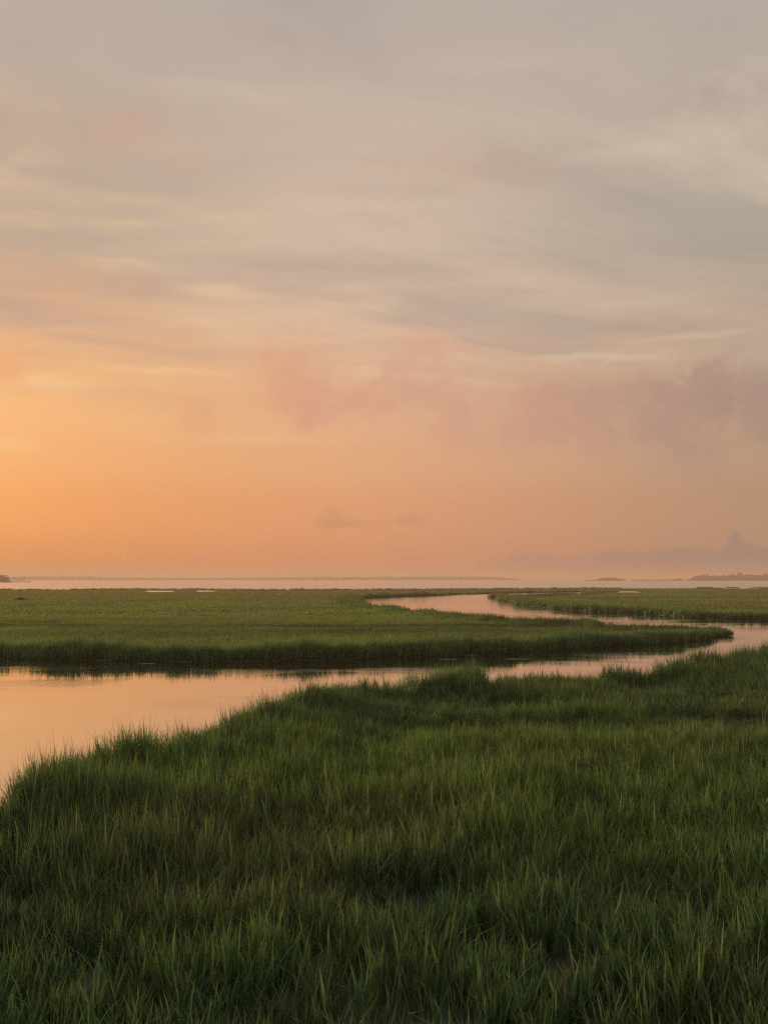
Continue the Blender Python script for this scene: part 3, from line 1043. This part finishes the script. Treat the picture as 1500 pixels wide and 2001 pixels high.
x0, yd = at_dist(19, DL - 5)
m = DL / FPX                                        # metres per photo pixel at the dock
dock = empty('dock', (x0, yd, 0))
tag(dock, 'long hazy wooden dock with a post-carried roof off the left headland', 'dock')
MB().box(-18 * m, 43 * m, -1.1, 1.1, 1.0, 1.5).build('deck', wood_m, dock)
for k in range(13):
    X = -16 * m + k * 4.85 * m
    MB().tube([(X, -.9, -1.0), (X, -.9, 1.0)], [.17, .17]).build('pile', wood_m, dock)
    MB().tube([(X, .9, -1.0), (X, .9, 1.0)], [.17, .17]).build('pile', wood_m, dock)
MB().tube([(42.5 * m, -1.3, -1.0), (42.5 * m, -1.3, 2.6)], [.3, .28]).build('mooring_post', wood_m, dock)
for k in range(9):
    X = .6 * m + k * 3.75 * m
    MB().tube([(X, -1.0, 1.5), (X, -1.0, 5.3)], [.16, .16], 6).build('post', wood_m, dock)
    MB().tube([(X, 1.0, 1.5), (X, 1.0, 5.3)], [.16, .16], 6).build('post', wood_m, dock)
rf = MB().add([(-.5 * m, -1.8, 5.3), (13.5 * m, -1.8, 5.3), (13.5 * m, 1.8, 5.3), (-.5 * m, 1.8, 5.3), (.5 * m, 0, 6.3), (12.5 * m, 0, 6.3)],
              [(0, 1, 5, 4), (2, 3, 4, 5), (1, 2, 5), (3, 0, 4), (3, 2, 1, 0)]).build('roof', wood_m, dock)
MB().box(13.6 * m, 27 * m, -1.05, -.85, 5.32, 5.6).build('beam', wood_m, dock)
MB().add([(27 * m, -1.4, 5.32), (32.5 * m, -1.4, 5.32), (32.5 * m, 1.4, 5.32), (27 * m, 1.4, 5.32), (29.7 * m, 0, 6.4)],
         [(0, 1, 4), (1, 2, 4), (2, 3, 4), (3, 0, 4), (3, 2, 1, 0)]).build('roof', wood_m, dock)

# tower above the far woods
tx, ty = at_dist(875, DF - 250)
tw = empty('tower', (tx, ty, 0.5))
tag(tw, 'slim hazy tower rising above the far shore woods', 'tower')
MB().tube([(0, 0, -1), (0, 0, 12), (0, 0, 23.2)], [2.4, 2.0, 1.5], 12).build('shaft', white_m, tw, True)
MB().tube([(0, 0, 23.2), (0, 0, 23.7)], [2.3, 2.3], 12).build('gallery', wood_m, tw)
MB().tube([(0, 0, 23.7), (0, 0, 26.0)], [1.3, 1.3], 10).build('lantern_room', white_m, tw)
MB().tube([(0, 0, 26.0), (0, 0, 27.6)], [1.6, .1], 10).build('lantern_roof', wood_m, tw)

# channel markers in the bay
for (px, d, h, lab) in [(197, 1500, 4.6, 'thin channel marker post in the bay at far left'),
                        (884, 1600, 4.4, 'thin channel marker post in the bay below the slim tower'),
                        (1027, 1700, 6.0, 'thin channel marker post standing clear right of the far woods')]:
    x, y = at_dist(px, d)
    mk = empty('channel_marker', (x, y, 0))
    tag(mk, lab, 'marker', 'channel markers in the bay')
    MB().tube([(0, 0, -1), (0, 0, h)], [.24, .2], 8).build('post', wood_m, mk)
    MB().box(-.7, .7, -.31, -.25, h - 1.7, h - .2).build('board', sign_m, mk)

# ------------------------------------------------------------------ small things
# heap of dead reeds washed up on the far marsh
hx, hy = gp(40, 1171, 0.55)
r = random.Random(12)
V, F, = [], []
for _ in range(900):
    u = r.gauss(0, .45)
    a = r.gauss(0, .5)
    L = r.uniform(.25, .7)
    x, y = u * 1.5, r.gauss(0, .35)
    z = max(0, .75 - abs(u) * .75) * r.random() + .35
    dx, dy, dz = math.cos(a) * L, math.sin(a) * L, r.gauss(0, .12)
    b = len(V)
    V += [(x - dx, y - dy, z - dz), (x + dx, y + dy, z + dz), (x + dx, y + dy, z + dz + .05), (x - dx, y - dy, z - dz + .05)]
    F.append((b, b + 1, b + 2, b + 3))
wr = mesh_obj('reed_heap', V, F, plain('dead_reed', (0.035, 0.026, 0.018), (0.07, 0.05, 0.035), 2.0))
wr.location = (hx, hy, 0.25)
wr.scale = (0.62, 0.62, 0.5)
tag(wr, 'dark low heap of dead reeds lying on the far left marsh', 'reed heap')

straw_m = plain('ripple_pale', (0.22, 0.17, 0.11), (0.34, 0.27, 0.18), 3.0)  # pale strips added on the water to stand for its light ripple lines
for (px, py, L, ang, lab) in [(592, 1309.5, 1.1, .05, 'pale strips drawn as light ripple lines in the creek, nearest the left middle of the far bank'),
                              (872, 1288.5, .8, .1, 'pale strips drawn as light ripple lines right of the creek middle, close to the far bank'),
                              (290, 1297, .9, -.04, 'pale strips drawn as light ripple lines at the far bank on the left'),
                              (1012, 1288, 1.0, .12, 'pale strips drawn as light ripple lines off the far bank, right of the tallest grass clump')]:
    r = random.Random(int(px))
    V, F = [], []
    for _ in range(9):
        a, l = ang + r.gauss(0, .12), L * r.uniform(.35, .8)
        cx, cy = r.gauss(0, L * .3), r.gauss(0, .05)
        dx, dy, w = math.cos(a) * l / 2, math.sin(a) * l / 2, r.uniform(.008, .016)
        nx, ny = -math.sin(a) * w, math.cos(a) * w
        b = len(V)
        bow = r.gauss(0, .04)
        for t, q in ((-1, .3), (0, 1), (1, .2)):
            mx_, my_ = cx + dx * t + (nx / w) * bow * (1 - t * t), cy + dy * t + (ny / w) * bow * (1 - t * t)
            V += [(mx_ - nx * q, my_ - ny * q, .006), (mx_ + nx * q, my_ + ny * q, .006), (mx_, my_, .006 + .02 * q)]
        for k in (0, 3):
            F += [(b + k, b + k + 3, b + k + 5, b + k + 2), (b + k + 1, b + k + 2, b + k + 5, b + k + 4)]
    o = mesh_obj('ripple_strips', V, F, straw_m)
    x, y = gp(px, py)
    o.location = (x, y, 0)
    tag(o, lab, 'reed stems', 'light ripple lines on the creek')

bird_m = plain('feathers', (0.03, 0.028, 0.026), (0.05, 0.045, 0.04), 4.0)


def bird(px, py, dist, span, yaw, label):
    d = ray(px, py)
    t = dist / d.y
    root = empty('bird', (d.x * t, d.y * t, CAM_H + d.z * t))
    root.rotation_euler = (0, 0, yaw)
    tag(root, label, 'bird', 'birds in flight')
    s = span
    b = MB()
    ring = [(-.34, .01), (-.24, .05), (-.05, .075), (.12, .065), (.2, .04), (.26, .045), (.31, .03), (.36, .005)]
    v, f, n = [], [], 7
    for (u, q) in ring:
        for k in range(n):
            a = 6.283 * k / n
            v.append((q * s * math.cos(a), u * s, q * s * math.sin(a)))
    for i in range(len(ring) - 1):
        for k in range(n):
            f.append((i * n + k, i * n + (k + 1) % n, (i + 1) * n + (k + 1) % n, (i + 1) * n + k))
    b.add(v, f)
    b.add([(-.02 * s, -.3 * s, 0), (.02 * s, -.3 * s, 0), (.09 * s, -.5 * s, 0), (-.09 * s, -.5 * s, 0)], [(0, 1, 2, 3)])
    b.build('body', bird_m, root, True)
    for sd in (-1, 1):
        w = MB()
        w.add([(sd * .04 * s, .12 * s, .03 * s), (sd * .26 * s, .17 * s, .11 * s), (sd * .5 * s, .02 * s, .07 * s), (sd * .28 * s, -.02 * s, .10 * s), (sd * .04 * s, -.1 * s, .03 * s),
               (sd * .04 * s, .12 * s, .045 * s), (sd * .26 * s, .17 * s, .12 * s), (sd * .5 * s, .02 * s, .075 * s), (sd * .28 * s, -.02 * s, .11 * s), (sd * .04 * s, -.1 * s, .045 * s)],
              [(0, 1, 3, 4), (1, 2, 3), (9, 8, 6, 5), (8, 7, 6), (0, 5, 6, 1), (1, 6, 7, 2), (2, 7, 8, 3), (3, 8, 9, 4)])
        w.build('wing', bird_m, root)


bird(959, 898, 150, .34, .6, 'tiny dark bird in flight over the creek, right of centre')
bird(114, 996, 190, .40, 1.2, 'tiny bird in flight low in the orange sky at far left')

# ------------------------------------------------------------------ haze over marsh and bay
hz, N, out = material('haze')
pv = N.n('ShaderNodeVolumePrincipled')
pv.inputs['Color'].default_value = (0.95, 0.69, 0.53, 1)
pv.inputs['Density'].default_value = 4.2e-4
pv.inputs['Anisotropy'].default_value = 0.18
pv.inputs['Density Attribute'].default_value = ''
N.set(out.inputs['Volume'], pv.outputs[0])
H = 15000
MB().box(-H, H, -500, H, -1.3, 31).build('haze', hz)
hb = bpy.data.objects['haze']
tag(hb, 'pale haze over the marsh and the bay', 'haze', kind='stuff')
